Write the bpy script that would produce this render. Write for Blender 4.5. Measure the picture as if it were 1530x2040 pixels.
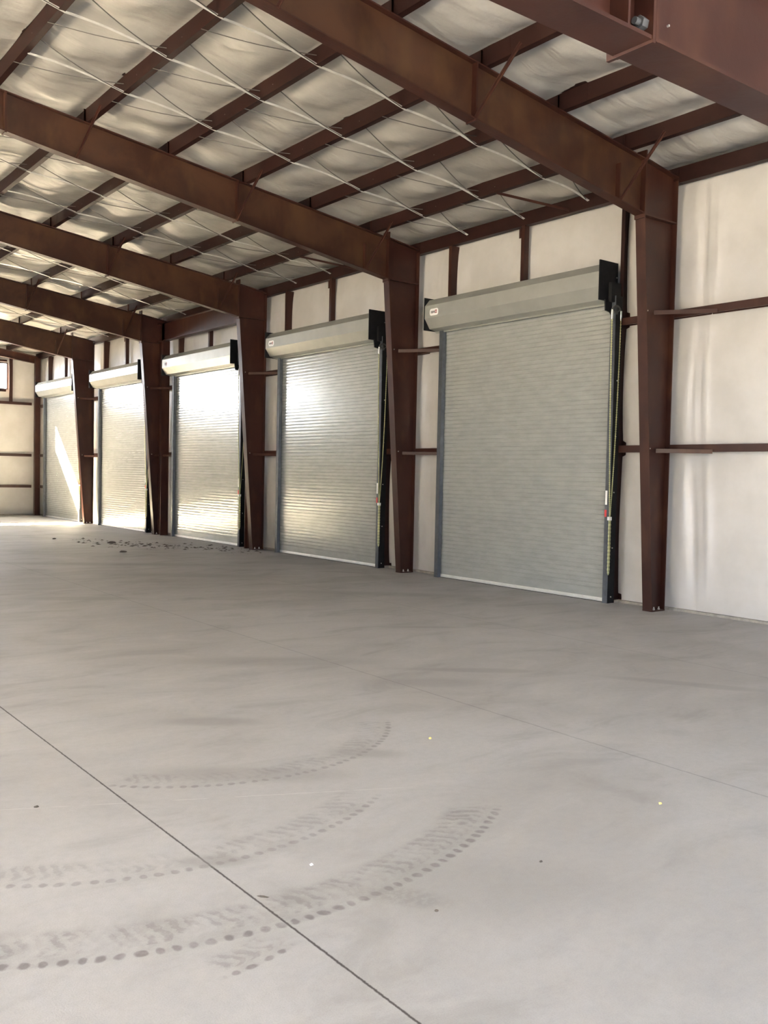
import bpy, bmesh, math, random
from mathutils import Vector, Matrix, noise
random.seed(7)
for o in list(bpy.data.objects): bpy.data.objects.remove(o)
SC = bpy.context.scene
COL = SC.collection
F = 0.3048                       # every length below is in feet; F turns it into metres

# ------------------------------------------------------------------ camera
FPX = 1849.7
CAMP = (-35.146, 0.0, 5.817)
fw = Vector((0.60762469, 0.79319774, -0.04036807))
rt = Vector((0.79418415, -0.6073197, 0.0208402))
up = Vector((0.00798593, 0.0447227, 0.99896752))
cd = bpy.data.cameras.new('camera'); cam = bpy.data.objects.new('camera', cd); COL.objects.link(cam)
M = Matrix((rt, up, -fw)).transposed().to_4x4()
M.translation = Vector(CAMP) * F
cam.matrix_world = M
cd.sensor_fit = 'HORIZONTAL'; cd.sensor_width = 36.0; cd.lens = FPX / 1530 * 36.0
cd.clip_start = 0.05; cd.clip_end = 500
SC.camera = cam

# ------------------------------------------------------------------ world, sun, daylight
EXPOSURE = -0.08
SKY = 60.0; SKY_DIM = 1.2
SUN = 1050.0
w = bpy.data.worlds.new('sky'); SC.world = w; w.use_nodes = True
nt = w.node_tree; bg = nt.nodes['Background']
bg.inputs['Color'].default_value = (0.95, 0.96, 1.0, 1)
# hazy daylight sky: brightest around the sun, which stands beyond the far wall
tc = nt.nodes.new('ShaderNodeTexCoord'); dp = nt.nodes.new('ShaderNodeVectorMath'); dp.operation = 'DOT_PRODUCT'
nt.links.new(tc.outputs['Generated'], dp.inputs[0]); dp.inputs[1].default_value = Vector((-0.38, 1.0, 0.88)).normalized()
mr = nt.nodes.new('ShaderNodeMapRange'); mr.interpolation_type = 'SMOOTHSTEP'; nt.links.new(dp.outputs['Value'], mr.inputs['Value'])
for k_, v_ in (('From Min', 0.2), ('From Max', 0.8), ('To Min', SKY_DIM), ('To Max', SKY)): mr.inputs[k_].default_value = v_
nt.links.new(mr.outputs[0], bg.inputs['Strength'])
sd = bpy.data.lights.new('sun', 'SUN'); sd.energy = SUN; sd.angle = math.radians(0.7); sd.color = (1.0, 0.83, 0.56)
sun = bpy.data.objects.new('sun', sd); COL.objects.link(sun)
sun.rotation_euler = Vector((0.38, -1.0, -0.88)).to_track_quat('-Z', 'Y').to_euler()
sun.location = (-3, 40, 12)

def area(name, x0, x1, y0, y1, z0, z1, d, power, color, portal=False):
    """area light set in an opening"""
    l = bpy.data.lights.new(name, 'AREA'); l.shape = 'RECTANGLE'
    o = bpy.data.objects.new(name, l); COL.objects.link(o)
    o.location = ((x0 + x1) / 2 * F, (y0 + y1) / 2 * F, (z0 + z1) / 2 * F)
    o.rotation_euler = Vector(d).to_track_quat('-Z', 'Z').to_euler()
    hx = max(abs(x1 - x0), abs(y1 - y0)) * F; hz = abs(z1 - z0) * F
    l.size = hx; l.size_y = hz; l.energy = power; l.color = color
    if portal: l.cycles.is_portal = True
    return o
# daylight from the wide open doorway behind the camera
area('doorway_daylight', -52, -8, -13.6, -13.6, 0.3, 13.5, (0, 1, -0.35), 900, (0.50, 0.71, 1.0))
up_ = area('doorway_ground_bounce', -52, -8, -13.6, -13.6, 0.3, 4.0, (0, 1, 0.75), 330, (1.0, 0.80, 0.56))
up_.data.spread = math.radians(110)
area('left_fill_light', -69.9, -69.9, 8, 44, 0.3, 13.5, (1, 0, 0), 330, (0.75, 0.87, 1.0))  # fill light added at an invented opening in the unseen left wall
# portals guide the sampling of the sky through the far windows
area('window_portal', -38, -3.5, 116.9, 116.9, 15.2, 18.0, (0, -1, 0), 1, (1, 1, 1), portal=True)

SC.view_settings.view_transform = 'Standard'
SC.view_settings.look = 'None'
SC.view_settings.gamma = 1.0
SC.view_settings.use_curve_mapping = False
SC.view_settings.exposure = EXPOSURE
SC.cycles.max_bounces = 10; SC.cycles.diffuse_bounces = 6; SC.cycles.glossy_bounces = 4
SC.cycles.sample_clamp_indirect = 90.0
SC.cycles.caustics_reflective = False

# ------------------------------------------------------------------ materials
class N:
    """tiny helper for writing node graphs"""
    def __init__(s, name):
        s.m = bpy.data.materials.new(name); s.m.use_nodes = True
        s.t = s.m.node_tree; s.b = s.t.nodes['Principled BSDF']; s._pos = None
    def node(s, typ, **kw):
        n = s.t.nodes.new(typ)
        for k, v in kw.items(): setattr(n, k, v)
        return n
    def link(s, a, b): s.t.links.new(a, b)
    def setin(s, inp, v):
        if isinstance(v, (int, float)): inp.default_value = v
        elif isinstance(v, tuple): inp.default_value = v if len(v) != 3 or inp.type == 'VECTOR' else (*v, 1)
        else: s.link(v, inp)
    def math(s, op, a, b=0.0, c=None, clamp=False):
        n = s.node('ShaderNodeMath', operation=op, use_clamp=clamp)
        s.setin(n.inputs[0], a); s.setin(n.inputs[1], b)
        if c is not None: s.setin(n.inputs[2], c)
        return n.outputs[0]
    def pos(s):
        if s._pos is None:
            g = s.node('ShaderNodeNewGeometry'); v = s.node('ShaderNodeVectorMath', operation='SCALE')
            s.link(g.outputs['Position'], v.inputs[0]); v.inputs['Scale'].default_value = 1 / F
            s._pos = v.outputs[0]
        return s._pos
    def xyz(s):
        n = s.node('ShaderNodeSeparateXYZ'); s.link(s.pos(), n.inputs[0]); return n.outputs
    def noise(s, scale, detail=4, rough=0.55, stretch=(1, 1, 1), vec=None, dist=0.0):
        mp = s.node('ShaderNodeMapping'); s.link(vec or s.pos(), mp.inputs['Vector'])
        mp.inputs['Scale'].default_value = stretch
        n = s.node('ShaderNodeTexNoise'); s.link(mp.outputs[0], n.inputs['Vector'])
        n.inputs['Scale'].default_value = scale; n.inputs['Detail'].default_value = detail
        n.inputs['Roughness'].default_value = rough; n.inputs['Distortion'].default_value = dist
        return n.outputs['Fac']
    def ramp(s, v, a, b, lo=0.0, hi=1.0):
        n = s.node('ShaderNodeMapRange', interpolation_type='SMOOTHSTEP')
        s.setin(n.inputs['Value'], v)
        for k, x in (('From Min', a), ('From Max', b), ('To Min', lo), ('To Max', hi)): n.inputs[k].default_value = x
        return n.outputs[0]
    def mix(s, f, a, b):
        n = s.node('ShaderNodeMix', data_type='RGBA'); s.setin(n.inputs[0], f)
        s.setin(n.inputs[6], a); s.setin(n.inputs[7], b); return n.outputs[2]
    def bump(s, h, strength=0.3, dist=0.02):
        n = s.node('ShaderNodeBump'); n.inputs['Strength'].default_value = strength
        n.inputs['Distance'].default_value = dist; s.link(h, n.inputs['Height'])
        s.link(n.outputs[0], s.b.inputs['Normal'])
    def set(s, color=None, rough=None, metal=None, spec=None):
        for k, v in (('Base Color', color), ('Roughness', rough), ('Metallic', metal), ('Specular IOR Level', spec)):
            if v is not None: s.setin(s.b.inputs[k], v)
        return s.m

def simple(name, color, rough=0.5, metal=0.0, var=0.12, scale=3.0, spec=0.5):
    n = N(name); f = n.noise(scale, 5, 0.6)
    d = tuple(c * (1 - var) for c in color); l = tuple(min(1, c * (1 + var)) for c in color)
    return n.set(n.mix(n.ramp(f, 0.3, 0.7), d, l), rough, metal, spec)

def m_primer():
    n = N('red_oxide_primer')
    a = n.noise(0.55, 4, 0.6); b = n.noise(6, 4, 0.6); c = n.noise(1.1, 3, 0.5, (1, 1, 0.35))
    col = n.mix(n.ramp(a, 0.35, 0.65), (0.029, 0.0088, 0.0058), (0.042, 0.0136, 0.0082))
    col = n.mix(n.ramp(c, 0.52, 0.75, 0, 0.55), col, (0.075, 0.030, 0.015))
    col = n.mix(n.ramp(b, 0.55, 0.8, 0, 0.3), col, (0.032, 0.012, 0.008))
    n.bump(b, 0.08, 0.01)
    return n.set(col, n.ramp(a, 0.3, 0.7, 0.38, 0.48), 0.0, 0.34)
def m_rafter():
    n = N('warm_lit_mottled_primer')  # primer copy with warm light painted in as lighter brown; mottling is the paint's
    a = n.noise(0.45, 4, 0.6, dist=.5); b = n.noise(6, 4, 0.6); c = n.noise(0.8, 3, 0.5, (1, 1, 0.5))
    col = n.mix(n.ramp(a, 0.35, 0.65), (0.034, 0.0125, 0.0070), (0.060, 0.025, 0.0122))
    col = n.mix(n.ramp(c, 0.50, 0.72, 0, 0.6), col, (0.080, 0.039, 0.0175))
    n.bump(b, 0.08, 0.01)
    return n.set(col, n.ramp(a, 0.3, 0.7, 0.38, 0.48), 0.0, 0.34)
def m_vinyl():
    n = N('white_vinyl_insulation')
    a = n.noise(0.5, 4, 0.6); b = n.noise(0.75, 3, 0.5, (0.35, 1.3, 0.35), dist=0.3); c = n.noise(9, 3, 0.5)
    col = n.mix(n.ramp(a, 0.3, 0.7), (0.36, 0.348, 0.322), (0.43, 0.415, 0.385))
    h = n.math('ADD', n.math('MULTIPLY', b, 1.0), n.math('MULTIPLY', c, 0.02))
    n.bump(h, 0.55, 0.10)
    return n.set(col, 0.31, 0.0, 0.5)
def m_vinyl_wall():
    n = N('white_vinyl_wall_insulation')
    a = n.noise(0.5, 4, 0.6); b = n.noise(0.6, 3, 0.5, (1.3, 1.3, 0.2), dist=0.3); c = n.noise(9, 3, 0.5)
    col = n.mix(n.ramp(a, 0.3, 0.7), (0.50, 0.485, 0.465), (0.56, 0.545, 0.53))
    h = n.math('ADD', b, n.math('MULTIPLY', c, 0.03))
    n.bump(h, 0.14, 0.08)
    return n.set(col, 0.36, 0.0, 0.5)
def m_slat():
    n = N('grey_painted_slat_steel')
    a = n.noise(1.2, 4, 0.6, (1, 1, 3))
    col = n.mix(n.ramp(a, 0.3, 0.7), (0.50, 0.52, 0.51), (0.56, 0.58, 0.57))
    return n.set(col, 0.20, 0.5, 0.5)
def m_hood():
    n = N('grey_painted_hood_steel')
    a = n.noise(0.7, 4, 0.6)
    col = n.mix(n.ramp(a, 0.3, 0.7), (0.35, 0.355, 0.325), (0.39, 0.395, 0.365))
    return n.set(col, 0.38, 0.35, 0.5)

def m_floor():
    n = N('dusty_concrete'); X, Y, Z = n.xyz()
    big = n.noise(0.11, 5, 0.6, (1, 1, 1), dist=0.5); mid = n.noise(0.55, 6, 0.62, (0.55, 1.15, 1), dist=0.8)
    fine = n.noise(6, 6, 0.7); grit = n.noise(45, 3, 0.7)
    col = n.mix(n.ramp(big, 0.33, 0.67), (0.37, 0.36, 0.352), (0.435, 0.43, 0.432))
    col = n.mix(n.ramp(mid, 0.50, 0.72, 0, 0.42), col, (0.255, 0.245, 0.232))
    col = n.mix(n.ramp(mid, 0.30, 0.47, 0.32, 0), col, (0.47, 0.465, 0.46))
    col = n.mix(n.ramp(fine, 0.35, 0.75, 0.0, 0.20), col, (0.27, 0.26, 0.25))
    col = n.mix(n.ramp(grit, 0.40, 0.70, 0.0, 0.22), col, (0.24, 0.23, 0.22))
    def dark(mask, k, c=(0.19, 0.18, 0.175)):
        nonlocal col
        col = n.mix(n.math('MULTIPLY', mask, k, clamp=True), col, c)
    def band(v, c, hw, soft):       # 1 within c +- hw
        d = n.math('ABSOLUTE', n.math('SUBTRACT', v, c))
        return n.ramp(d, hw - soft, hw + soft, 1, 0)
    wob = n.math('MULTIPLY', n.math('SUBTRACT', n.noise(2.0, 5, 0.7), 0.5), 0.09)
    # saw-cut joints
    jag = n.math('MULTIPLY', n.math('SUBTRACT', n.noise(9.0, 3, 0.8), 0.5), 0.035)
    xj = n.math('ADD', X, jag)
    dark(band(xj, -28.9, 0.016, 0.010), 0.95, (0.045, 0.040, 0.036))
    dark(band(n.math('ADD', X, wob), -19.1, 0.020, 0.02), 0.45, (0.12, 0.115, 0.11))
    dark(band(n.math('ADD', X, wob), -9.3, 0.025, 0.02), 0.35, (0.12, 0.115, 0.11))
    # pale hairline crossing the joint
    yl = n.math('ADD', n.math('MULTIPLY', X, 0.46), Y)
    lm = n.math('MULTIPLY', band(n.math('ADD', yl, n.math('MULTIPLY', wob, 0.5)), 2.05, 0.012, 0.012), n.ramp(n.noise(1.3, 2), 0.45, 0.55))
    lm = n.math('MULTIPLY', lm, n.math('MULTIPLY', n.ramp(X, -33, -31.5), n.ramp(X, -24.6, -24.2, 1, 0)))
    col = n.mix(n.math('MULTIPLY', lm, 0.5), col, (0.6, 0.6, 0.58))
    patch = n.noise(1.6, 5, 0.65)
    # tyre prints left by a turning machine: rings of lugs around turning centres
    def track(cx, cy, R, width, a0, a1, lug, k, dirn=1):
        dx = n.math('SUBTRACT', X, cx); dy = n.math('SUBTRACT', Y, cy)
        r = n.math('SQRT', n.math('ADD', n.math('MULTIPLY', dx, dx), n.math('MULTIPLY', dy, dy)))
        ang = n.math('ARCTAN2', dx, n.math('MULTIPLY', dy, -1.0))     # 0 = towards the camera
        rng = n.math('MULTIPLY', n.ramp(ang, a0 - 0.04, a0 + 0.04), n.ramp(ang, a1 - 0.04, a1 + 0.04, 1, 0))
        rel = n.math('DIVIDE', n.math('SUBTRACT', R, r), width)        # 0 outer edge .. 1 inner edge
        s = n.math('ADD', n.math('MULTIPLY', ang, R / lug), n.math('MULTIPLY', n.noise(1.7, 3, 0.6), 1.3))
        # outer row of dots
        f1 = n.math('ABSOLUTE', n.math('SUBTRACT', n.math('FRACT', s), 0.5))
        e1 = n.math('DIVIDE', f1, 0.36); e2 = n.math('DIVIDE', n.math('SUBTRACT', rel, 0.08), 0.10)
        ee = n.math('SQRT', n.math('ADD', n.math('MULTIPLY', e1, e1), n.math('MULTIPLY', e2, e2)))
        d1 = n.math('MULTIPLY', n.ramp(n.math('ADD', ee, n.math('MULTIPLY', n.math('SUBTRACT', fine, .5), .5)), 0.55, 1.1, 1, 0), n.ramp(patch, 0.3, 0.6, 0.45, 1.0))
        # chevron row behind them
        s2 = n.math('ADD', s, n.math('ADD', n.math('MULTIPLY', n.math('ABSOLUTE', n.math('SUBTRACT', rel, 0.42)), 2.2), n.math('MULTIPLY', n.math('SUBTRACT', fine, 0.5), 1.3)))
        f2 = n.math('ABSOLUTE', n.math('SUBTRACT', n.math('FRACT', s2), 0.5))
        d2 = n.math('MULTIPLY', n.ramp(f2, 0.16, 0.40, 1, 0), n.math('MULTIPLY', n.ramp(rel, 0.24, 0.30), n.ramp(rel, 0.80, 1.0, 1, 0)))
        d2 = n.math('MULTIPLY', d2, n.ramp(patch, 0.42, 0.6, 0.12, 0.6))
        film = n.math('MULTIPLY', n.math('MULTIPLY', n.ramp(rel, -0.02, 0.05), n.ramp(rel, 0.85, 1.05, 1, 0)), n.ramp(patch, 0.4, 0.65, 0.03, 0.30))
        tot = n.math('MAXIMUM', n.math('MAXIMUM', d1, d2), film)
        tot = n.math('MULTIPLY', tot, n.ramp(fine, 0.2, 0.55, 0.55, 1.0))
        dark(n.math('MULTIPLY', tot, rng), k, (0.185, 0.175, 0.172))
    track(-28.3, 17.85, 7.92, 0.95, -0.62, 0.62, 0.225, 1.0)
    track(-28.3, 17.85, 5.75, 0.85, -0.75, 0.60, 0.225, 0.65)
    track(-25.6, 19.50, 4.55, 0.85, -0.80, 1.00, 0.225, 0.65)
    track(-30.2, 12.70, 3.40, 0.60, 0.02, 0.32, 0.24, 0.9)
    # broad scuffs of rubber
    def blob(cx, cy, rx, ry, rot, k, streak=False):
        c, s_ = math.cos(rot), math.sin(rot)
        dx = n.math('SUBTRACT', X, cx); dy = n.math('SUBTRACT', Y, cy)
        a = n.math('DIVIDE', n.math('ADD', n.math('MULTIPLY', dx, c), n.math('MULTIPLY', dy, s_)), rx)
        b = n.math('DIVIDE', n.math('SUBTRACT', n.math('MULTIPLY', dy, c), n.math('MULTIPLY', dx, s_)), ry)
        d = n.math('SQRT', n.math('ADD', n.math('MULTIPLY', a, a), n.math('MULTIPLY', b, b)))
        d = n.math('ADD', d, n.math('MULTIPLY', n.math('SUBTRACT', mid, 0.5), 1.6))
        m = n.ramp(d, 0.4, 1.15, 1, 0)
        if streak: m = n.math('MULTIPLY', m, n.ramp(n.noise(3.0, 3, 0.6, (math.cos(rot + 1.57) * 4 + .3, 4, 1)), 0.35, 0.6, 0.35, 1))
        dark(m, k, (0.24, 0.23, 0.222))
    for q in ((-27.25, 9.84, 0.85, 0.32, -0.9, 0.62, True), (-28.76, 12.29, 0.75, 0.28, -0.55, 0.5, False),
              (-23.78, 15.44, 0.9, 0.4, -0.7, 0.45, False), (-25.27, 19.35, 1.4, 0.45, -0.6, 0.5, False),
              (-26.6, 15.7, 2.3, 0.55, -0.6, 0.42, False), (-16.27, 20.4, 2.6, 0.35, -0.65, 0.45, False),
              (-18.4, 19.8, 2.0, 0.7, -0.6, 0.4, False), (-12.3, 15.9, 2.4, 0.35, -1.0, 0.4, False),
              (-12.6, 27.3, 2.0, 0.25, -0.55, 0.45, False), (-3.6, 44.7, 2.2, 0.28, -0.85, 0.55, False),
              (-20.5, 24.5, 3.6, 0.8, -0.55, 0.38, False), (-12.0, 47, 5.5, 1.1, -0.6, 0.36, False),
              (-8.0, 36, 5.0, 0.9, -0.7, 0.34, False), (-26.0, 9.3, 2.2, 1.2, -0.6, 0.30, False),
              (-20.8, 41.0, 3.0, 0.7, -0.5, 0.40, False), (-14, 55, 9.0, 1.1, -0.55, 0.40, False)): blob(*q)
    h = n.math('ADD', n.math('MULTIPLY', fine, 0.4), grit)
    n.bump(h, 0.12, 0.008)
    return n.set(col, n.ramp(mid, 0.3, 0.7, 0.56, 0.70), 0.0, 0.38)

PRIMER = m_primer(); RAFTER = m_rafter(); VINYL = m_vinyl(); VWALL = m_vinyl_wall(); SLAT = m_slat(); HOOD = m_hood(); FLOORM = m_floor()
STRAP = simple('galvanised_strap', (0.66, 0.66, 0.64), 0.35, 0.3, 0.1)
BAND = simple('dull_wire_band', (0.13, 0.12, 0.11), 0.6, 0.2, 0.15)
BLACK = simple('black_painted_steel', (0.007, 0.007, 0.008), 0.55, 0, 0.3, 3.0, 0.2)
GUIDE = simple('slate_grey_guide_steel', (0.085, 0.095, 0.11), 0.4, 0.3, 0.15)
BAR = simple('bare_aluminium', (0.86, 0.88, 0.88), 0.30, 0.6, 0.05)
CHAIN = simple('yellow_zinc_chain', (0.50, 0.50, 0.27), 0.4, 0.4, 0.15)
ZINC = simple('bright_zinc', (0.75, 0.78, 0.78), 0.25, 0.8, 0.08)
WHITE = simple('white_label', (0.85, 0.85, 0.84), 0.5, 0, 0.03)
INK = simple('grey_print', (0.16, 0.15, 0.16), 0.6, 0, 0.1)
RED = simple('red_label', (0.62, 0.05, 0.05), 0.5, 0, 0.05)
LOGO = simple('dark_red_print', (0.30, 0.045, 0.035), 0.5, 0, 0.1)
BOLT = simple('zinc_bolt', (0.62, 0.60, 0.56), 0.35, 0.7, 0.1)
NUTM = simple('galvanised_nut', (0.06, 0.06, 0.06), 0.7, 0.0, 0.15)
ANGLE = simple('dusty_base_angle', (0.30, 0.28, 0.25), 0.7, 0, 0.2)
DARKP = simple('shaded_red_primer', (0.019, 0.0062, 0.0045), 0.5, 0, 0.2, 1.0, 0.22)  # darker copy of the primer; shade on purlins, struts, right jambs put in colour
DIRT = simple('dry_clay', (0.10, 0.085, 0.07), 0.9, 0, 0.3, 20)
YEL = simple('yellow_chip', (0.70, 0.58, 0.20), 0.6, 0, 0.1)
PALE = simple('white_chip', (0.85, 0.86, 0.88), 0.5, 0, 0.03)
GREYW = simple('outside_asphalt', (0.07, 0.07, 0.07), 0.8, 0, 0.1)
def m_glass():
    n = N('clear_window_glass'); t = n.t; t.nodes.remove(n.b)
    out = t.nodes['Material Output']; tr = n.node('ShaderNodeBsdfTransparent'); gl = n.node('ShaderNodeBsdfGlossy')
    gl.inputs['Roughness'].default_value = 0.05; mx = n.node('ShaderNodeMixShader'); mx.inputs[0].default_value = 0.07
    f = n.noise(0.8, 2); n.link(n.ramp(f, 0, 1, 0.05, 0.09), mx.inputs[0])
    n.link(tr.outputs[0], mx.inputs[1]); n.link(gl.outputs[0], mx.inputs[2]); n.link(mx.outputs[0], out.inputs[0])
    return n.m
GLASS = m_glass()

# ------------------------------------------------------------------ mesh helpers
class MB:
    def __init__(s): s.v = []; s.f = []; s.sm = []
    def add(s, vs, fs, smooth=False):
        k = len(s.v); s.v += [tuple(v) for v in vs]
        for f in fs: s.f.append([i + k for i in f]); s.sm.append(smooth)
        return s
    def box(s, x0, x1, y0, y1, z0, z1):
        vs = [(x, y, z) for x in (x0, x1) for y in (y0, y1) for z in (z0, z1)]
        return s.add(vs, [(0, 1, 3, 2), (4, 6, 7, 5), (0, 4, 5, 1), (2, 3, 7, 6), (0, 2, 6, 4), (1, 5, 7, 3)])
    def prism(s, poly, a, b, axis='y', smooth=False):
        """poly in the two other axes (x,z for y; y,z for x; x,y for z), extruded a..b"""
        n = len(poly)
        def P(p, t): return (p[0], t, p[1]) if axis == 'y' else ((t, p[0], p[1]) if axis == 'x' else (p[0], p[1], t))
        vs = [P(p, a) for p in poly] + [P(p, b) for p in poly]
        fs = [tuple(range(n))[::-1], tuple(range(n, 2 * n))] + [(i, (i + 1) % n, n + (i + 1) % n, n + i) for i in range(n)]
        return s.add(vs, fs)
    def bar(s, p, q, w, t, upv=(0, 0, 1)):
        """rectangular bar w wide, t thick between two points; w lies across upv"""
        p, q = Vector(p), Vector(q); d = (q - p).normalized(); u = Vector(upv)
        a = d.cross(u)
        a = a.normalized() if a.length > 1e-4 else Vector((1, 0, 0)); b = a.cross(d).normalized()
        vs = []
        for c in (p, q):
            for i, j in ((-1, -1), (1, -1), (1, 1), (-1, 1)): vs.append(c + a * (i * w / 2) + b * (j * t / 2))
        return s.add(vs, [(3, 2, 1, 0), (4, 5, 6, 7), (0, 1, 5, 4), (1, 2, 6, 5), (2, 3, 7, 6), (3, 0, 4, 7)])
    def angle(s, p, q, w, upv=(0, 0, 1)):
        """steel angle: two thin legs"""
        p, q = Vector(p), Vector(q); d = (q - p).normalized(); u = Vector(upv)
        a = d.cross(u).normalized(); b = a.cross(d).normalized()
        s.bar(p, q, w, 0.02, upv)
        o = a * (w / 2) - b * (w / 2)
        vs_p, vs_q = p + o, q + o
        return s.bar(vs_p, vs_q, 0.02, w, upv)
    def tube(s, pts, r, seg=8, cap=True, smooth=True):
        pts = [Vector(p) for p in pts]; n = len(pts); vs = []
        rr = r if isinstance(r, (list, tuple)) else [r] * n
        ref = None
        for i, p in enumerate(pts):
            d = (pts[min(i + 1, n - 1)] - pts[max(i - 1, 0)]).normalized()
            if ref is None: ref = d.orthogonal().normalized()
            ref = (ref - d * ref.dot(d)).normalized(); b = d.cross(ref)
            for k in range(seg):
                a = 2 * math.pi * k / seg
                vs.append(p + (ref * math.cos(a) + b * math.sin(a)) * rr[i])
        fs = [(i * seg + k, i * seg + (k + 1) % seg, (i + 1) * seg + (k + 1) % seg, (i + 1) * seg + k) for i in range(n - 1) for k in range(seg)]
        s.add(vs, fs, smooth)
        if cap: s.add(vs[:seg], [tuple(range(seg))[::-1]]); s.add(vs[-seg:], [tuple(range(seg))])
        return s
    def mesh(s, name, mat):
        me = bpy.data.meshes.new(name)
        me.from_pydata([(v[0] * F, v[1] * F, v[2] * F) for v in s.v], [], s.f)
        me.polygons.foreach_set('use_smooth', s.sm)
        me.materials.append(mat)
        bm = bmesh.new(); bm.from_mesh(me); bmesh.ops.recalc_face_normals(bm, faces=bm.faces); bm.to_mesh(me); bm.free()
        me.update(); return me
    def build(s, name, mat, parent=None, loc=None, rotz=0, **props):
        o = bpy.data.objects.new(name, s.mesh(name, mat)); COL.objects.link(o)
        if parent: o.parent = parent
        if loc: o.location = Vector(loc) * F
        if rotz: o.rotation_euler[2] = rotz
        for k, v in props.items(): o[k] = v
        return o
def thing(name, label, cat, loc=(0, 0, 0), group=None, kind=None):
    o = bpy.data.objects.new(name, None); COL.objects.link(o); o.location = Vector(loc) * F
    o.empty_display_size = 0.1
    o['label'] = label; o['category'] = cat
    if group: o['group'] = group
    if kind: o['kind'] = kind
    return o
def tree(o, loc, label, parent=None):
    """copy a thing, its parts and their sub-parts"""
    kids = CH[o.name] if o.name in CH else [c for c in bpy.data.objects if c.parent == o]
    CH[o.name] = kids
    c = o.copy(); COL.objects.link(c)
    if parent: c.parent = parent
    else: c.location = Vector(loc) * F; c['label'] = label
    for k in kids: tree(k, None, None, c)
    return c
CH = {}
ORD = ['first', 'second', 'third', 'fourth', 'fifth', 'sixth', 'seventh', 'eighth', 'ninth']

# ------------------------------------------------------------------ dimensions
Y1, S = 25.11, 17.80
def Y(k): return Y1 + k * S
YE = 115.8                      # inner face of far-wall girts
XL = -70.0                      # left wall
YN = -14.0                      # near wall
RIDGE = -35.0
def ztop(x):                    # top of rafters / underside of purlins
    return 19.13 - 0.130 * x if x > RIDGE else 19.13 - 0.130 * (2 * RIDGE - x)
PX = [-3.42 - 4.12 * i for i in range(8)]
PD = 0.70

# ------------------------------------------------------------------ shell
fl = MB(); fl.add([(XL - .5, YN - .5, 0), (1.2, YN - .5, 0), (1.2, YE + 1.2, 0), (XL - .5, YE + 1.2, 0)], [(0, 1, 2, 3)])
fl.build('floor', FLOORM, kind='structure')

def liner_wall(name, fn, u0, u1, z0, z1, nu, nz, back, holes=()):
    """billowed insulation surface fn(u, z) -> point with a flat backing behind it"""
    m = MB(); g = [[fn(u0 + (u1 - u0) * i / nu, z0 + (z1(u0 + (u1 - u0) * i / nu) - z0) * j / nz) for j in range(nz + 1)] for i in range(nu + 1)]
    vs = [p for r in g for p in r]; q = nz + 1
    m.add(vs, [(i * q + j, (i + 1) * q + j, (i + 1) * q + j + 1, i * q + j + 1) for i in range(nu) for j in range(nz)], True)
    back(m)
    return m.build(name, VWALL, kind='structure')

GZ = (0.0, 7.36, 13.27, 18.9)
def seg01(z):
    for a, b in zip(GZ[:-1], GZ[1:]):
        if z <= b: return (z - a) / (b - a)
    return 0.0
def fn_right(y, z):
    t = seg01(z); puff = max(0, math.sin(math.pi * t)) ** 0.5
    k = math.floor((y - Y1) / S); d = (y - Y1) - k * S           # distance past a column
    roll = abs(math.sin(math.pi * (y - Y1 + 1.1) / 5.0)) ** 0.6
    x = 0.62 - 0.20 * puff * (0.35 + 0.65 * roll)
    for c, wd, a in ((S - 1.15, 0.10, 0.10), (S - 1.55, 0.22, 0.09), (S - 0.55, 0.25, 0.07), (1.2, 0.16, 0.05), (2.0, 0.2, 0.04), (11.9, 0.10, 0.03)):
        cc = c + 0.22 * math.sin(z * 0.42 + c)
        x -= a * puff * math.exp(-((d - cc) / wd) ** 2)
    x -= 0.05 * puff * noise.noise(Vector((y * 0.5, z * 0.25, 3.1)))
    return (x, y, z)
def back_right(m): m.box(0.95, 1.2, YN - .3, YE + 1.2, 0, 21.0)
liner_wall('wall_right', fn_right, YN, YE + 0.75, 0.05, lambda u: 19.75, 900, 44, back_right)

# far wall with its row of windows
WX = [(-8.0, -3.22), (-13.4, -8.8), (-18.8, -14.2), (-24.2, -19.6), (-29.6, -25.0), (-37.6, -33.0)]
WZ0, WZ1 = 15.05, 18.25
def fn_far(x, z):
    zz = [0.0, 3.5, 7.3, 13.45, 19]
    t = 0
    for a, b in zip(zz[:-1], zz[1:]):
        if a <= z <= b: t = (z - a) / (b - a)
    puff = max(0, math.sin(math.pi * t)) ** 0.5 if z < 13.45 else 0
    roll = abs(math.sin(math.pi * x / 5.0)) ** 0.6
    y = YE + 0.62 - 0.16 * puff * (0.4 + 0.6 * roll) - 0.05 * puff * noise.noise(Vector((x * .6, z * .3, 1.0)))
    return (x, y, z)
liner = MB()
nx, nz = 220, 40
for j in range(1):
    vs = [fn_far(1.0 + (XL - 1.0) * i / nx, 13.45 * q / nz) for i in range(nx + 1) for q in range(nz + 1)]
    liner.add(vs, [(i * (nz + 1) + q, (i + 1) * (nz + 1) + q, (i + 1) * (nz + 1) + q + 1, i * (nz + 1) + q + 1) for i in range(nx) for q in range(nz)], True)
liner.box(XL, 1.2, YE + 0.95, YE + 1.1, 0, 13.4)                      # outer skin below the windows
liner.box(XL, 1.2, YE + 0.62, YE + 0.74, 13.40, WZ0)
zt = 24.5
liner.box(XL, 1.2, YE + 0.62, YE + 0.74, WZ1, zt)
xs_ = [1.2] + [v for a, b in WX for v in (b, a)] + [XL]
for i in range(0, len(xs_), 2): liner.box(xs_[i + 1], xs_[i], YE + 0.62, YE + 0.74, WZ0, WZ1)
liner.build('wall_far', VWALL, kind='structure')

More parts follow.
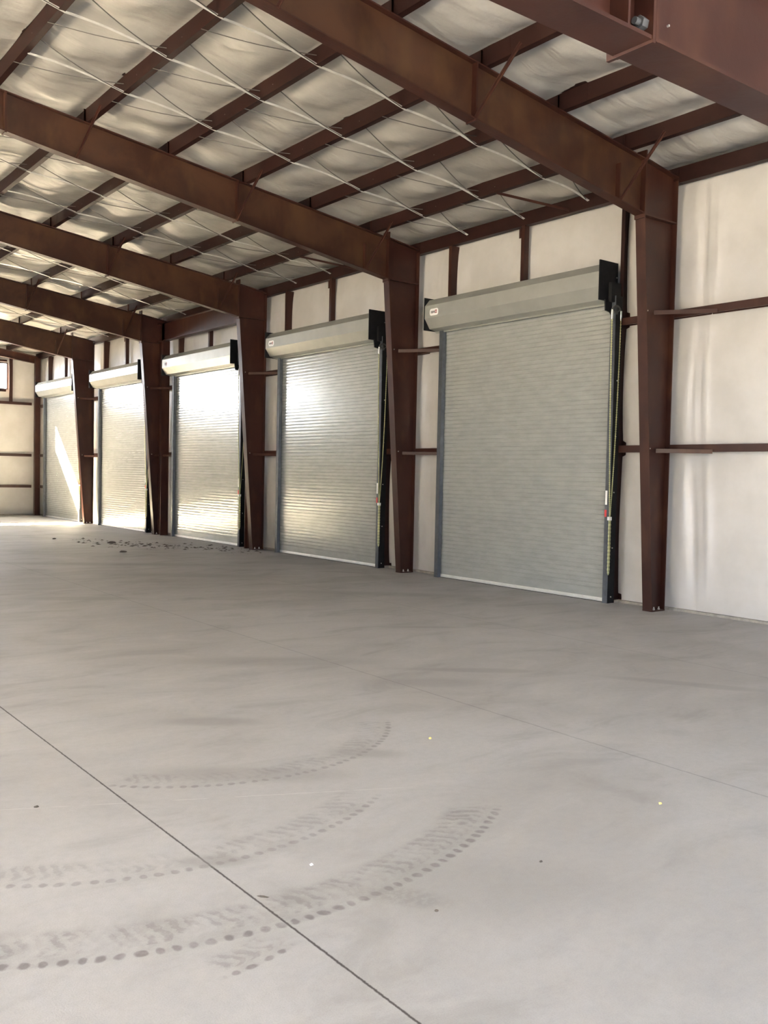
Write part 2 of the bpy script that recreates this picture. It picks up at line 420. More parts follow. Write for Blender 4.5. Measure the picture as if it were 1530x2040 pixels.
nw = MB()                       # near wall with a wide open doorway
nw.box(XL, -53, YN - .6, YN, 0, 25); nw.box(-7, 1.2, YN - .6, YN, 0, 25); nw.box(-53, -7, YN - .6, YN, 14, 25)
nw.build('wall_near', VWALL, kind='structure')
lw = MB(); lw.box(XL - .6, XL, YN - .6, 6, 0, 21); lw.box(XL - .6, XL, 46, YE + 1.2, 0, 21); lw.box(XL - .6, XL, 6, 46, 14, 21)  # doorway gap added in this unseen wall for the fill light
lw.build('wall_left', VWALL, kind='structure')
ap = MB(); ap.add([(-160, -120, -.15), (90, -120, -.15), (90, 260, -.15), (-160, 260, -.15)], [(0, 1, 2, 3)])
ap.build('ground', GREYW, kind='structure')

# roof insulation, hung over the purlins and sagging between them
def roof_z(x, y):
    xx = x if x > RIDGE else 2 * RIDGE - x
    base = 19.13 - 0.130 * xx + PD
    edges = [0.35] + PX + [RIDGE + .3]
    sag = 0
    for a, b in zip(edges[:-1], edges[1:]):
        if b <= xx <= a:
            t = (a - xx) / (a - b); sag = math.sin(math.pi * t) ** 0.8 if 0 < t < 1 else 0
    k = math.floor((y - Y1) / S); d = ((y - Y1) - k * S) / S
    drape = 0.55 + 0.45 * abs(math.sin(math.pi * 4 * d)) ** 0.5
    n1 = noise.noise(Vector((xx * 0.45, y * 0.33, 0.7))); n2 = noise.noise(Vector((xx * 1.1 + 9, y * 0.9, 4.2)))
    return base - sag * (0.36 * drape + 0.34 * n1 + 0.07 * n2) + 0.0
rf = MB(); nxr, nyr = 150, 380
for side in (0, 1):
    xa, xb = (0.75, RIDGE) if side == 0 else (RIDGE, XL - .3)
    yy = [YN - .3 + (YE + 1.0 - YN + .3) * j / nyr for j in range(nyr + 1)]
    n_ = nxr if side == 0 else 60
    stepj = 1 if side == 0 else 4; yy = yy[::stepj]
    xx_ = [xa + (xb - xa) * i / n_ for i in range(n_ + 1)]
    vs = [(x, y, roof_z(min(x, 0.35) if side == 0 else x, y)) for x in xx_ for y in yy]; q = len(yy)
    rf.add(vs, [(i * q + j, i * q + j + 1, (i + 1) * q + j + 1, (i + 1) * q + j) for i in range(n_) for j in range(q - 1)], True)
rz = 19.13 + 0.13 * 35 + 1.4
rf.prism([(1.4, 20.2), (RIDGE, rz), (XL - .8, 20.2), (XL - .8, 20.8), (RIDGE, rz + .6), (1.4, 20.8)], YN - .8, YE + 1.4, 'y')
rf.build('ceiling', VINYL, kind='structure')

bb = MB(); bb.box(0.36, 0.62, YN, YE + .6, 0.0, 0.11)
bb.build('baseboard_right', ANGLE, kind='structure')
bb = MB(); bb.box(XL, 0.2, YE + .22, YE + .6, 0.0, 0.12)
bb.build('baseboard_far', ANGLE, kind='structure')

# ------------------------------------------------------------------ windows in the far wall
for i, (a, b) in enumerate(WX):
    t = thing('window_%d' % (i + 1), ['small square-headed window high in the far wall beside the corner column',
              'second high window of the far wall, next to the corner one'][i] if i < 2 else 'high far-wall window, number %s from the corner column' % ORD[i], 'window', ((a + b) / 2, YE + .62, WZ0), kind='structure')
    h = (b - a) / 2; H = WZ1 - WZ0; m = MB()
    for (x0, x1, z0, z1) in ((-h, h, 0, .12), (-h, h, H - .12, H), (-h, -h + .12, .12, H - .12), (h - .12, h, .12, H - .12)): m.box(x0, x1, -.02, .12, z0, z1)
    m.box(-.03, .03, 0.04, .1, .12, H - .12)
    m.build('window_frame', PRIMER, t)
    m = MB(); m.box(-h + .12, h - .12, 0.05, 0.07, .12, H - .12); m.build('window_pane', GLASS, t)

# ------------------------------------------------------------------ columns
W = 0.5
def xin(z): return -0.92 - 1.36 * z / 17.1
def make_column():
    t = thing('steel_column', '', 'column', group='red steel columns along the door wall')
    MB().box(-.05, 0, 0, W, 0.06, 18.95).build('outer_flange', PRIMER, t)
    m = MB(); m.prism([(xin(0), .06), (xin(0) + .05, .06), (xin(17.1) + .05, 17.1), (xin(17.1), 17.1)], 0, W)
    m.build('inner_flange', PRIMER, t)
    m = MB(); m.prism([(-.05, .06), (xin(0) + .05, .06), (xin(17.1) + .05, 17.1), (-2.22, 17.1), (-2.22, ztop(-2.22)), (-.05, ztop(0))], W / 2 - .015, W / 2 + .015)
    m.build('web', PRIMER, t)
    MB().prism([(-2.22, ztop(-2.22)), (0, ztop(0) - .05), (0, ztop(0)), (-2.22, ztop(-2.22) + .05)], 0, W).build('cap_plate', PRIMER, t)
    MB().box(-2.33, -2.25, -.02, W + .02, 16.95, 19.78).build('knee_plate', PRIMER, t)
    MB().prism([(-2.24, 17.08), (-.05, 17.08), (-.05, 17.14), (-2.24, 17.14)], .01, W - .01).build('knee_stiffener', PRIMER, t)
    MB().box(-.93, .01, 0, W, 0, .06).build('base_plate', PRIMER, t)
    for x in (-.66, -.30):
        for y in (.10, .40):
            m = MB(); m.tube([(x, y, .06), (x, y, .12)], .055, 6, smooth=False); m.tube([(x, y, .12), (x, y, .19)], .03, 8)
            m.build('anchor_bolt', BOLT, t)
    for z in (7.18, 13.12):
        m = MB(); m.angle((xin(z) + .55, .02, z), (0.0, -2.15, z - .02), 0.17)
        m.build('flange_brace', PRIMER, t)
        m = MB(); x = xin(z) + .35; m.tube([(x, W / 2 - .06, z + .02), (x, W / 2 - .015, z + .02)], .03, 6, smooth=False); m.build('brace_bolt', BOLT, t)
    return t
CL = ['red steel column in the right foreground, between the nearest roll-up door and the open white wall',
      'red tapered steel column between the nearest and the second roll-up door',
      'red tapered steel column between the second and the third roll-up door',
      'red tapered steel column between the third and the fourth roll-up door, at the end of the deep portal beam',
      'red tapered steel column sunlit at its foot, between the fourth and the farthest roll-up door']
col0 = make_column(); col0.location = Vector((0, Y(0), 0)) * F; col0['label'] = CL[0]
for k in range(1, 5): tree(col0, (0, Y(k), 0), CL[k])

# corner column
t = thing('corner_column', 'narrow red steel column in the far corner left of the farthest roll-up door', 'column', (-.2, 114.6, 0))
MB().box(-.32, -.28, 0, .5, .05, 18.9).build('inner_flange', PRIMER, t)
MB().box(.26, .30, 0, .5, .05, 18.9).build('outer_flange', PRIMER, t)
MB().box(-.28, .26, .0, .04, .05, 18.9).build('web', PRIMER, t)
MB().box(-.36, .34, -.02, .55, 0, .05).build('base_plate', PRIMER, t)

# ------------------------------------------------------------------ rafters
def make_rafter():
    t = thing('roof_rafter', '', 'beam', group='tapered steel rafters under the roof')
    xr = RIDGE
    def zb(x): return 17.12 + 0.157 * (-2.33 - x)
    for sgn in (0, 1):
        f = (lambda x: x) if sgn == 0 else (lambda x: 2 * RIDGE - x)
        if sgn == 0: xs, xe = -2.33, xr
        else: xs, xe = -2.33, xr
        m = (MB().prism([(f(xs), zb(xs)), (f(xe), zb(xe)), (f(xe), ztop(xe)), (f(xs), ztop(xs))], W / 2 - .015, W / 2 + .015))
        if sgn == 0: m0 = m
        else: m0.v += []; k = len(m0.v); m0.v += m.v; m0.f += [[i + k for i in q] for q in m.f]; m0.sm += m.sm
    m0.build('web', RAFTER, t)
    def flange(g, nm, th):
        m = MB()
        for f in ((lambda x: x), (lambda x: 2 * RIDGE - x)):
            m.prism([(f(-2.33), g(-2.33)), (f(xr), g(xr)), (f(xr), g(xr) + th), (f(-2.33), g(-2.33) + th)], 0, W)
        m.build(nm, PRIMER, t)
    flange(zb, 'bottom_flange', .05); flange(lambda x: ztop(x) - .05, 'top_flange', .05)
    for x in (-12.1, -23.5):
        MB().box(x - .04, x + .04, -.01, W + .01, zb(x) - .05, ztop(x) + .0).build('splice_plate', PRIMER, t)
        MB().box(x - .035, x + .035, 0.0, W / 2 - .015, zb(x) + .05, ztop(x) - .05).build('web_stiffener', PRIMER, t)
    MB().box(-3.98, -3.93, 0.01, W / 2 - .015, zb(-3.95) + .05, ztop(-3.95) - .75).build('web_stiffener', PRIMER, t)
    for xp in (PX[0], PX[2], PX[4]):
        m = MB(); m.angle((xp - .45, .03, zb(xp - .45) + .02), (xp, -1.75, ztop(xp) + .22), .09, (1, 0, 0))
        m.build('flange_brace', PRIMER, t)
    return t
RL = ['wide red-brown rafter sweeping from the top edge down to the right foreground column',
      'second dark red rafter from the front, meeting the column between the first two doors',
      'third dark red rafter from the front, ending at the column between second and third doors',
      'fourth dark red rafter from the front, ending at the portal beam column',
      'fifth dark red rafter, the farthest free-standing one, above the sunlit column']
r0 = make_rafter(); r0.location = Vector((0, Y(0), 0)) * F; r0['label'] = RL[0]
for k in range(1, 5): tree(r0, (0, Y(k), 0), RL[k])
# end rafter against the far wall
t = thing('end_rafter', 'shallow dark rafter lying against the far wall above its windows', 'beam', (0, 114.75, 0))
def flat_span(m, zo0, zo1, y0, y1):
    m.prism([(-.04, ztop(0) + zo0), (RIDGE, ztop(RIDGE) + zo0), (RIDGE, ztop(RIDGE) + zo1), (-.04, ztop(0) + zo1)], y0, y1); return m
flat_span(MB(), -.85, -.03, .24, .27).build('web', PRIMER, t)
flat_span(MB(), -.90, -.85, 0, .5).build('bottom_flange', PRIMER, t)
flat_span(MB(), -.05, 0, 0, .5).build('top_flange', PRIMER, t)

# ------------------------------------------------------------------ purlins
def zsec(m, L0, L1):
    """Z section along y, bottom flange towards -x (down-slope frame ignored), depth PD"""
    s_ = 0.13
    def P(x, z): return (x, z - s_ * x)
    m.prism([P(-.01, 0), P(.01, 0), P(.01, PD), P(-.01, PD)], L0, L1)
    m.prism([P(0, 0), P(.22, 0), P(.22, .02), P(0, .02)], L0, L1)
    m.prism([P(.20, 0), P(.22, 0), P(.22, .07), P(.20, .07)], L0, L1)
    m.prism([P(0, PD - .02), P(-.22, PD - .02), P(-.22, PD), P(0, PD)], L0, L1)
    return m
def inframe(x, y, z, mg=0.06):
    d = Vector((x, y, z)) - Vector(CAMP); q = d.dot(fw)
    if q < .5: return False
    u = d.dot(rt) / q * FPX / 1530; v = d.dot(up) / q * FPX / 2040
    return abs(u) < .5 + mg and abs(v) < .5 + mg
BAYS = ['nearest bay above the front beam', 'bay behind the first rafter', 'bay behind the second rafter',
        'bay behind the third rafter', 'bay behind the fourth rafter', 'farthest bay']
pm = {}
for b in range(-1, 5):
    y0 = Y(b) + (-.4 if b > -1 else 0.3); y1 = Y(b + 1) + .9 if b < 4 else YE + .5
    for i, x in enumerate(PX):
        if not any(inframe(x, y0 + (y1 - y0) * q / 12, ztop(x) + .3) for q in range(13)): continue
        ya = y0; 
        if b == 0: ya = 20.2 if i == 0 else Y(0) - 1.2
        if b not in (-1,) and b > 0: ya = Y(b) - .9
        key = (round(y1 - ya, 3))
        if key not in pm: pm[key] = zsec(MB(), 0, y1 - ya).mesh('purlin', DARKP)
        t = thing('roof_purlin', 'dark red roof purlin, %s up from the eave, %s' % (ORD[i], BAYS[b + 1]), 'purlin', (x + (.004 * (b % 2)) , ya, ztop(x) + .005 + (0.012 if b % 2 else 0)), 'roof purlins over the hall')
        o = bpy.data.objects.new('z_section', pm[key]); COL.objects.link(o); o.parent = t
        for yy in ([Y(b) + .25] if b > -1 else []) + ([Y(b + 1) + .25] if b < 4 else []):
            if ya < yy < y1:
                m = MB(); m.box(-.10, -.012, yy - ya - .04, yy - ya - .02, 0.02, .62); o = m.build('web_clip', PRIMER, t)

# eave struts
for b in range(-1, 5):
    y0 = Y(b) + (0 if b > -1 else .3); y1 = Y(b + 1) if b < 4 else YE + .4
    t = thing('eave_strut', 'dark red eave strut on the door wall, %s' % BAYS[b + 1], 'beam', (0, y0, 18.87), 'eave struts on top of the door wall')
    m = MB(); L = y1 - y0 - .02
    m.box(.0, .02, 0, L, 0, .68); m.box(.02, .34, 0, L, 0, .02); m.box(.02, .34, 0, L, .66, .68)
    m.box(.34, .36, 0, L, 0, .68)
    m.build('channel', DARKP, t)
    if b < 4 and b > -1:
        m = MB(); m.box(-.02, 0, .60, .95, .05, .6); m.build('clip_plate', PRIMER, t)
        m = MB(); m.tube([(-.02, .8, .3), (-.06, .8, .3)], .035, 6, smooth=False); m.build('bolt', BOLT, t)

# ------------------------------------------------------------------ strap bridging
def straps(b, r, dy):
    y = Y(b) + dy
    edges = [-0.32] + PX
    t = thing('purlin_bridging', '%s line of thin galvanised straps under the purlins, %s' % (['nearest', 'middle', 'farthest'][r], BAYS[b + 1]), 'strap', (0, y, 18.0), 'strap bridging lines between the purlins')
    n_ = 0
    for i, (a, c) in enumerate(zip(edges[:-1], edges[1:])):
        if not inframe((a + c) / 2, y, ztop(a) + .3, .04): continue
        rnd = random.Random(b * 100 + r * 10 + i)
        # pale strap: bottom of the lower purlin up to the top of the upper one, running on under its flange
        za, zc = ztop(a) - 18.0, ztop(c) - 18.0
        pts = []
        for q in range(9):
            u = q / 8; sagv = -.05 * math.sin(math.pi * u)
            pts.append((a + .18 + (c + .18 - a - .18) * u, (rnd.random() - .5) * .02, za - .02 + (zc - za) * u + sagv + .18 * math.sin(math.pi * u)))
        m = MB()
        for p, q in zip(pts[:-1], pts[1:]): m.bar(p, q, .12, .012, (0, .25, 1))
        m.build('strap', STRAP, t)
        pts = []
        dyy = 2.0 + 1.2 * rnd.random()
        for q in range(9):
            u = q / 8
            pts.append((a - .02 + (c - a) * u, -dyy * u * .5, za + .02 + (zc - za + .26) * u - .14 * math.sin(math.pi * u)))
        m = MB()
        m.tube(pts, .022, 5); m.build('wire', BAND, t)
        if rnd.random() < .75:
            pts = [(a - .02 + (c - a) * q / 8, .3 + 1.3 * q / 8 - .35, zc * (q / 8) + (1 - q / 8) * (za + .34) - .1 * math.sin(math.pi * q / 8)) for q in range(9)]
            MB().tube(pts, .018, 5).build('wire', BAND, t)
        n_ += 1
for b in range(0, 5):
    for r, dy in enumerate((4.95, 9.2, 13.5)): straps(b, r, dy)
# rod angles in the last purlin space
for b in range(0, 5):
    y = Y(b) + 9.2
    y = Y(b) + 5.4
    t = MB(); t.angle((-3.30, 1.6, 19.62 - 18.9), (-.10, -.2, 19.02 - 18.9), .12)
    t.build('eave_brace_angle', PRIMER, None, (0, y + 1.0, 18.9), label='short dark steel angle from lowest purlin to eave, %s' % BAYS[b + 1], category='brace', group='short eave bracing angles')

# ------------------------------------------------------------------ wall girts, jambs, studs
def girt(y0, y1, z, label, grp='wall girts beside the columns'):
    t = thing('wall_girt', label, 'girt', (0, y0, z), grp)
    L = y1 - y0; m = MB()
    m.box(0, .56, 0, L, -.025, 0); m.box(0, .022, 0, L, -.33, -.025); m.box(.022, .08, 0, L, -.33, -.31); m.box(.54, .56, 0, L, -.30, -.025)
    m.build('z_section', PRIMER, t)
    return t
GN = ['lower', 'upper']
for q, z in enumerate((7.40, 13.32)):
    girt(YN + 1, 27.94, z, '%s red girt across the open white wall at the right edge, behind the foreground column' % GN[q], 'wall girts')
    for k in range(1, 5):
        girt(Y(k) - 2.6, Y(k) + 2.84, z, '%s short red girt behind the column between the %s and %s doors' % (GN[q], ORD[k - 1], ORD[k]), 'wall girts')
    girt(Y(4) + 15.2, YE - .1, z, '%s short red girt between the farthest door and the far corner' % GN[q], 'wall girts')
girt(Y(4) + 15.2, YE - .1, 3.65, 'lowest short red girt between the farthest door and the far corner', 'wall girts')
for z, nm in ((3.65, 'lowest'), (7.42, 'middle'), (13.62, 'upper')):
    t = thing('end_wall_girt', '%s red girt crossing the far end wall left of the corner column' % nm, 'girt', (-.55, YE, z), 'far wall girts')
    m = MB(); L = 60
    m.box(-L, 0, 0, .56, -.025, 0); m.box(-L, 0, 0, .022, -.33, -.025); m.box(-L, 0, .022, .08, -.33, -.31)
    m.build('z_section', PRIMER, t)
for i, (a, b) in enumerate(WX):
    for x, nm in ((b + .22, 'right'), (a - .22, 'left')):
        if i and nm == 'right': continue
        t = thing('window_post', 'red steel post at the %s of the %s far-wall window from the corner' % (nm, ORD[i]), 'post', (x, YE, 13.62), 'posts beside the far windows')
        MB().box(-.2, .2, 0, .03, 0, 5.4).build('face_flange', PRIMER, t)
        MB().box(-.015, .015, .03, .58, 0, 5.4).build('web', PRIMER, t)
for z, nm in ((WZ0, 'sill'), (WZ1 + .3, 'lintel')):
    t = MB(); t.box(-34.2, 0, .38 if nm == 'sill' else 0, .60, -.25, 0)
    t.build('window_%s' % nm, PRIMER, None, (-3.45, YE + .02, z - .02), label='long red steel %s running along the far-wall windows' % nm, category=nm)

DN = ['nearest', 'second', 'third', 'fourth', 'farthest']
for k in range(5):
    y = Y(k)
    t = thing('door_jamb', 'dark red channel jamb on the right side of the %s roll-up door, floor to eave' % DN[k], 'jamb', (0, y + 2.84, 0), 'door jambs')
    MB().box(0, .58, .18, .20, 0, 18.85).build('web', DARKP, t)
    MB().box(0, .022, 0, .18, 0, 18.85).build('flange', DARKP, t)
    MB().box(.56, .58, 0, .18, 0, 18.85).build('flange', DARKP, t)
    MB().box(.05, .5, .0, .17, 0, .12).build('foot_clip', BOLT, t)
    t = thing('door_jamb', 'red channel jamb on the left side of the %s roll-up door, rising above its hood' % DN[k], 'jamb', (0, y + 14.96, 0), 'door jambs')
    MB().box(0, .58, 0, .02, 0, 18.85).build('web', PRIMER, t)
    MB().box(0, .022, .02, .24, 0, 18.85).build('flange', PRIMER, t)
    MB().box(.56, .58, .02, .24, 0, 18.85).build('flange', PRIMER, t)
    t = thing('header_stud', 'short red stud between the %s door hood and the eave strut' % DN[k], 'stud', (0, y + 9.28, 14.15), 'studs above the doors')
    MB().box(0, .34, 0, .02, 0, 4.72).build('web', PRIMER, t)
    MB().box(0, .022, .02, .24, 0, 4.72).build('flange', PRIMER, t)
    MB().box(-.03, 0, .22, .36, 4.1, 4.6).build('clip', PRIMER, t)

# ------------------------------------------------------------------ roll-up doors
def make_door():
    t = thing('door_1', '', 'door', group='grey roll-up doors along the wall', kind='structure')
    ya, yb = 3.05, 15.24
    # curtain: curved interlocking slats
    m = MB(); prof = []; p = .2187; z = .62
    prof += [(-.20, .14), (-.20, .60)]
    while z < 14.3:
        for fz, fx in ((0.0, -.176), (.11, -.176), (.16, -.2035), (.5, -.2058), (.93, -.2035)):
            prof.append((fx, z + fz * p))
        z += p
    n_ = len(prof); vs = [(x, ya, zz) for x, zz in prof] + [(x, yb, zz) for x, zz in prof]
    m.add(vs, [(i, i + 1, n_ + i + 1, n_ + i) for i in range(n_ - 1)], False)
    vs = [(-.11, ya, .14), (-.11, ya, 14.3), (-.11, yb, .14), (-.11, yb, 14.3)]
    m.add(vs, [(0, 2, 3, 1)])
    cur = m.build('curtain', SLAT, t)
    MB().prism([(-.27, .03), (-.12, .03), (-.12, .20), (-.22, .20), (-.24, .075), (-.27, .06)], ya + .1, yb - .1).build('bottom_bar', BAR, cur)
    MB().box(-.25, -.13, ya + .1, yb - .1, 0.0, .03).build('rubber_seal', BLACK, cur)
    # guides
    g = MB(); g.box(-.5, -.47, 2.84, 3.12, 0, 14.3); g.box(-.47, -.26, 3.06, 3.12, 0, 14.3); g.build('guide', GUIDE, t)
    g = MB(); g.box(-.47, -.005, 2.84, 2.88, 0, 14.3); g.box(-.04, -.005, 2.88, 3.2, 0, 14.3); ga = g.build('guide_angle', BLACK, t)
    g = MB(); g.box(-.5, -.47, 14.98, 15.28, 0, 14.1); g.box(-.47, -.26, 14.98, 15.03, 0, 14.1); g.box(-.47, -.005, 15.24, 15.28, 0, 14.1); g.build('guide', GUIDE, t)
    for z in (.3, 2.6, 5.2, 7.8, 10.4):
        MB().tube([(-.25, 2.84, z), (-.25, 2.80, z)], .03, 6, smooth=False).build('guide_bolt', BOLT, ga)
    MB().box(-.512, -.5, 2.99, 3.10, 4.62, 5.28).build('white_guide_label', WHITE, t, label='narrow white paper label')
    MB().box(-.512, -.5, 3.0, 3.12, 4.05, 4.38).build('red_guide_label', RED, t, label='small red warning label')
    # hood
    h0, h1 = 3.22, 15.66
    out = [(-.0, 15.74), (-.98, 15.74), (-1.3, 15.36), (-1.3, 14.66), (-.93, 14.12), (-.46, 14.02), (-.40, 13.93)]
    inn = [(-.38, 13.97), (-.44, 14.06), (-.91, 14.16), (-1.27, 14.67), (-1.27, 15.35), (-.96, 15.70), (0, 15.70)]
    m = MB(); n_ = len(out); poly = out + inn
    vs = [(x, h0, z) for x, z in poly] + [(x, h1, z) for x, z in poly]; N2 = len(poly)
    fs = [(i, (i + 1) % N2, N2 + (i + 1) % N2, N2 + i) for i in range(N2)]
    for o_ in (0, N2):
        for i in range(n_ - 1): fs.append((o_ + i, o_ + i + 1, o_ + N2 - 2 - i, o_ + N2 - 1 - i))
    m.add(vs, fs)
    hood = m.build('hood', HOOD, t)
    MB().tube([(-.43, h0, 13.97), (-.43, h1, 13.97)], .035, 8).build('hood_lip', HOOD, hood)
    # curtain roll inside the hood
    MB().tube([(-.62, h0 + .05, 14.9), (-.62, h1 - .05, 14.9)], .5, 20).build('curtain_roll', SLAT, t)
    # sticker on the hood: pale rounded label with print that cannot be read and a dark red emblem
    m = MB(); cy, cz, hw, hh = 15.66 - .80, 14.96, .36, .19; pts = []
    for cx_, sy, a0 in ((hw - .1, 1, 0), ):
        pass
    for sx, sz, a0 in ((1, 1, 0), (-1, 1, 90), (-1, -1, 180), (1, -1, 270)):
        for a in (0, 30, 60, 90):
            aa = math.radians(a0 + a); pts.append((cy + sx * (hw - .12) + .12 * math.cos(aa), cz + sz * (hh - .12) + .12 * math.sin(aa)))
    m.prism(pts, -1.306, -1.3, 'x'); st = m.build('hood_label', WHITE, hood, label='white rounded maker label')
    m = MB(); yy = cy + .26
    for i, wd in enumerate((.05, .02, .06, .03, .05, .02, .04)):
        m.box(-1.309, -1.306, yy - wd, yy, cz - .07 + (.03 if i % 3 == 1 else 0), cz + .07 - (.02 if i % 2 else 0)); yy -= wd + .012
    m.build('label_print', INK, st)
    m = MB(); m.box(-1.309, -1.306, cy - .24, cy - .10, cz - .08, cz + .10); m.build('label_emblem', LOGO, st)
    m = MB(); m.box(-1.311, -1.309, cy - .20, cy - .15, cz - .04, cz + .05); m.build('label_emblem', WHITE, st)
    # end plates
    MB().box(-1.32, -.03, 15.67, 15.72, 14.02, 15.84).build('end_plate', BLACK, t)
    ep = MB().box(-1.32, -.03, 3.14, 3.20, 14.05, 15.88).build('end_plate', BLACK, t)
    for x, z in ((-.12, 15.2), (-.12, 14.3), (-.5, 14.4), (-.12, 14.75)):
        MB().tube([(x, 3.14, z), (x, 3.08, z)], .035, 6, smooth=False).build('plate_bolt', NUTM, ep)
    # chain hoist
    m = MB(); m.prism([(-.98, 14.1), (-.03, 14.1), (-.03, 13.35), (-.30, 13.3), (-.62, 13.55), (-.92, 13.6)], 3.06, 3.13)
    m.box(-.75, -.08, 2.90, 3.08, 14.0, 14.9); hb = m.build('chain_hoist_bracket', BLACK, t)
    m = MB(); c = Vector((-.42, 2.86, 13.52))
    rim = [c + Vector((.31 * math.cos(a), 0, .31 * math.sin(a))) for a in [math.pi * q / 12 for q in range(13)]]
    m.tube(rim, .055, 8)
    m.tube([c + Vector((0, -.03, 0)), c + Vector((0, .2, 0))], .09, 12)
    for a in (30, 90, 150): m.bar(c, c + Vector((.3 * math.cos(math.radians(a)), 0, .3 * math.sin(math.radians(a)))), .05, .05, (0, 1, 0))
    m.build('chain_wheel', NUTM, t)
    for x in (-.74, -.11):
        m = MB(); m.tube([(x, 2.84, 13.62), (x, 2.84, 13.18)], .055, 10); m.build('chain_guard', ZINC, t)
    def chain(p0, p1, mid):
        pts, rr = [], []; L = 170
        for i in range(L + 1):
            u = i / L
            a = (1 - u) ** 2; b = 2 * u * (1 - u); c_ = u * u
            P = Vector(p0) * a + Vector(mid) * b + Vector(p1) * c_
            pts.append(P); rr.append(.038 if i % 2 else .020)
        return pts, rr
    m = MB()
    for P0, md in (((-.74, 2.84, 13.2), (-.72, 2.82, 8.0)), ((-.11, 2.84, 13.2), (-.2, 2.82, 7.5))):
        pts, rr = chain(P0, (-.52, 2.80, 3.95), md); m.tube(pts, rr, 5, smooth=False)
    pts, rr = [], []
    for i in range(61):
        u = i / 60; a = u * 2
        x = -.52 + (.045 if u < .5 else -.045) * min(1, abs(u - .5) * 30 + .0); z = 3.95 - 2.6 * (1 - abs(2 * u - 1))
        pts.append(Vector((x, 2.79, z))); rr.append(.038 if i % 2 else .02)
    m.tube(pts, rr, 5, smooth=False)
    ch = m.build('hand_chain', CHAIN, t)
    m = MB(); m.box(-.62, -.44, 2.74, 2.86, 3.90, 4.06); m.build('chain_keeper', WHITE, t)
    m = MB(); m.box(-.40, -.30, 2.78, 2.84, 1.9, 2.05); m.box(-.36, -.34, 2.8, 2.86, 1.6, 2.0); m.build('chain_holder', BLACK, t)
    return t
DL = ['tall grey slatted roll-up door at right, nearest and largest of the row, beside the foreground column',
      'second roll-up door from the front, pale slats lit with a soft glare at its left edge',
      'third roll-up door, middle of the row, glaring white across its upper half',
      'fourth roll-up door with glowing white top and sunlit lower left corner',
      'farthest roll-up door in the corner, crossed by a slanting streak of sunlight']
d0 = make_door(); d0.location = Vector((0, Y(0), 0)) * F; d0['label'] = DL[0]
for k in range(1, 5):
    c = tree(d0, (0, Y(k), 0), DL[k]); c.name = 'door_%d' % (k + 1)

# ------------------------------------------------------------------ portal frame between the third and fourth columns
t = thing('portal_frame', 'deep brown portal beam on its own slim column, above the third roll-up door', 'beam', (-.55, Y(2) + W, 0))
L = S - W; zb_, zt_ = 17.22, 18.72
MB().box(-.02, .02, .4, L - .4, zb_, zt_).build('beam_web', PRIMER, t)
MB().box(-.30, .30, .0, L - .0, zb_ - .04, zb_).build('beam_flange', PRIMER, t)
MB().box(-.30, .30, .0, L - .0, zt_, zt_ + .04).build('beam_flange', PRIMER, t)
for y0, y1 in ((.02, .95), (L - .95, L - .02)):
    c = MB(); c.box(-.02, .02, y0, y1, 0.05, zt_); c = c.build('portal_column', PRIMER, t)
    e = MB(); ye = y1 if y0 < 1 else y0
    e.box(-.25, .50, ye - .025, ye + .025, 0.0, zb_); e.build('column_flange', PRIMER, c)

# ------------------------------------------------------------------ low beam at the front, top right
YB = 7.27
t = thing('mezzanine_beam', 'heavy glossy red beam with a bolted splice crossing the top right corner', 'beam', (-25.55, YB, 11.2))
x0, x1 = -24, 25.5
m = MB(); m.box(x0, x1, .28, .33, .05, 1.75); m.build('web', PRIMER, t)
MB().box(x0, -.05, 0, .60, 0, .05).build('bottom_flange', PRIMER, t)
MB().box(.05, x1, 0, .60, 0, .05).build('bottom_flange', PRIMER, t)
MB().box(x0, x1, 0, .60, 1.75, 1.80).build('top_flange', PRIMER, t)
MB().box(-.055, -.002, -.015, .70, -.04, 1.86).build('splice_plate', PRIMER, t)
MB().box(.002, .055, -.015, .615, -.015, 1.86).build('splice_plate', PRIMER, t)
MB().box(-.52, -.48, 0.0, .28, .05, 1.75).build('web_stiffener', PRIMER, t)
for z in (.22, .62, 1.2, 1.6):
    m = MB(); m.tube([(-.055, .13, z), (-.16, .13, z)], .085, 6, smooth=False); m.tube([(-.16, .13, z), (-.24, .13, z)], .045, 10)
    m.build('splice_bolt', NUTM, t)
for x, z in ((.62, .46), ):
    m = MB(); m.tube([(x, .28, z), (x, .25, z)], .016, 6, smooth=False); m.build('small_bolt', BOLT, t)
MB().box(x0, x0 + .5, .05, .55, -11.2, 0).build('support_post', PRIMER, t)
MB().box(x1 - .5, x1, .05, .55, -11.2, 0).build('support_post', PRIMER, t)

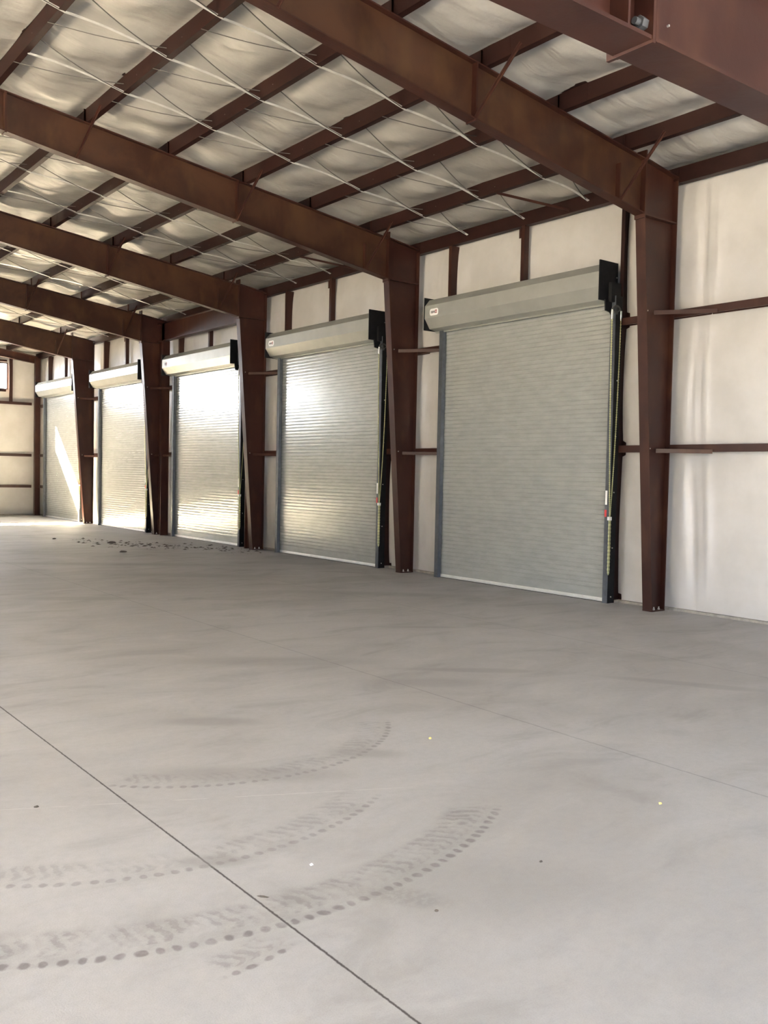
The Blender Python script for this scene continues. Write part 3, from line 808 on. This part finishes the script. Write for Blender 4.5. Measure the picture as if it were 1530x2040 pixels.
# ------------------------------------------------------------------ crumbs on the floor
def lump(name, x, y, sx, sy, sz, mat, label, cat, seed, group=None, rot=0):
    bm = bmesh.new(); bmesh.ops.create_icosphere(bm, subdivisions=2, radius=1)
    for v in bm.verts:
        n_ = 1 + .35 * noise.noise(v.co * 1.3 + Vector((seed, 0, 0)))
        v.co = Vector((v.co.x * sx * n_, v.co.y * sy * n_, max(v.co.z, -.4) * sz * n_)) * F
    mz = min(v.co.z for v in bm.verts)
    for v in bm.verts: v.co.z -= mz
    me = bpy.data.meshes.new(name); bm.to_mesh(me); bm.free(); me.materials.append(mat)
    o = bpy.data.objects.new(name, me); COL.objects.link(o); o.location = (x * F, y * F, 0.0005); o.rotation_euler[2] = rot
    o['label'] = label; o['category'] = cat
    if group: o['group'] = group
    return o
lump('yellow_chip', -21.91, 15.43, .035, .03, .03, YEL, 'tiny pale yellow chip lying on bare floor in front of the second door', 'debris', 1)
lump('yellow_chip', -21.10, 9.99, .032, .028, .025, YEL, 'tiny yellow chip on the floor at lower right', 'debris', 2)
lump('white_chip', -27.67, 11.35, .03, .022, .02, PALE, 'tiny bright white chip on the floor between the two tyre prints', 'debris', 3)
lump('dirt_clod', -28.78, 10.86, .085, .02, .012, DIRT, 'thin dark red-brown sliver beside the floor joint', 'debris', 4, rot=-.9)
lump('dirt_clod', -24.75, 9.48, .03, .022, .014, DIRT, 'small dark speck on the pale floor at lower right centre', 'debris', 5)
lump('dirt_clod', -27.09, 9.18, .03, .025, .014, DIRT, 'small dark speck below the rubber scuff', 'debris', 6)
lump('dirt_clod', -30.25, 16.0, .04, .03, .02, DIRT, 'small brown clod on the floor left of the joint', 'debris', 7)
lump('dirt_clod', -7.93, 70.55, .32, .2, .10, DIRT, 'largest dark clod on the floor left of the third door', 'debris', 8)
lump('dirt_clod', -10.17, 62.57, .26, .15, .08, DIRT, 'dark clod nearest the camera among the crumbs before the third door', 'debris', 9)
lump('dirt_clod', -10.55, 76.18, .14, .1, .07, DIRT, 'lone dark clod at far left on the distant floor', 'debris', 10)
cr = MB(); rr = random.Random(3)
for i in range(260):
    u = rr.random(); x = -9.5 + 8.5 * u + rr.gauss(0, .7); y = 72 - 12 * u + rr.gauss(0, 2.2)
    if x > -1.2 or abs(x + 7.93) + abs(y - 70.55) < .8 or abs(x + 10.17) + abs(y - 62.57) < .8: continue
    s_ = .035 + .11 * rr.random() ** 3; a = rr.random() * 3
    vs = []
    for q in range(6):
        an = a + q * math.pi / 3; vs.append((x + s_ * 1.5 * math.cos(an) * (.7 + .5 * rr.random()), y + s_ * math.sin(an) * (.7 + .5 * rr.random()), .002))
    vs.append((x, y, s_ * .55))
    cr.add(vs, [(q, (q + 1) % 6, 6) for q in range(6)] + [(5, 4, 3, 2, 1, 0)])
cr.build('dirt_crumbs', DIRT, kind='stuff', label='scatter of dry dirt crumbs on the floor before the third and fourth doors', category='dirt')
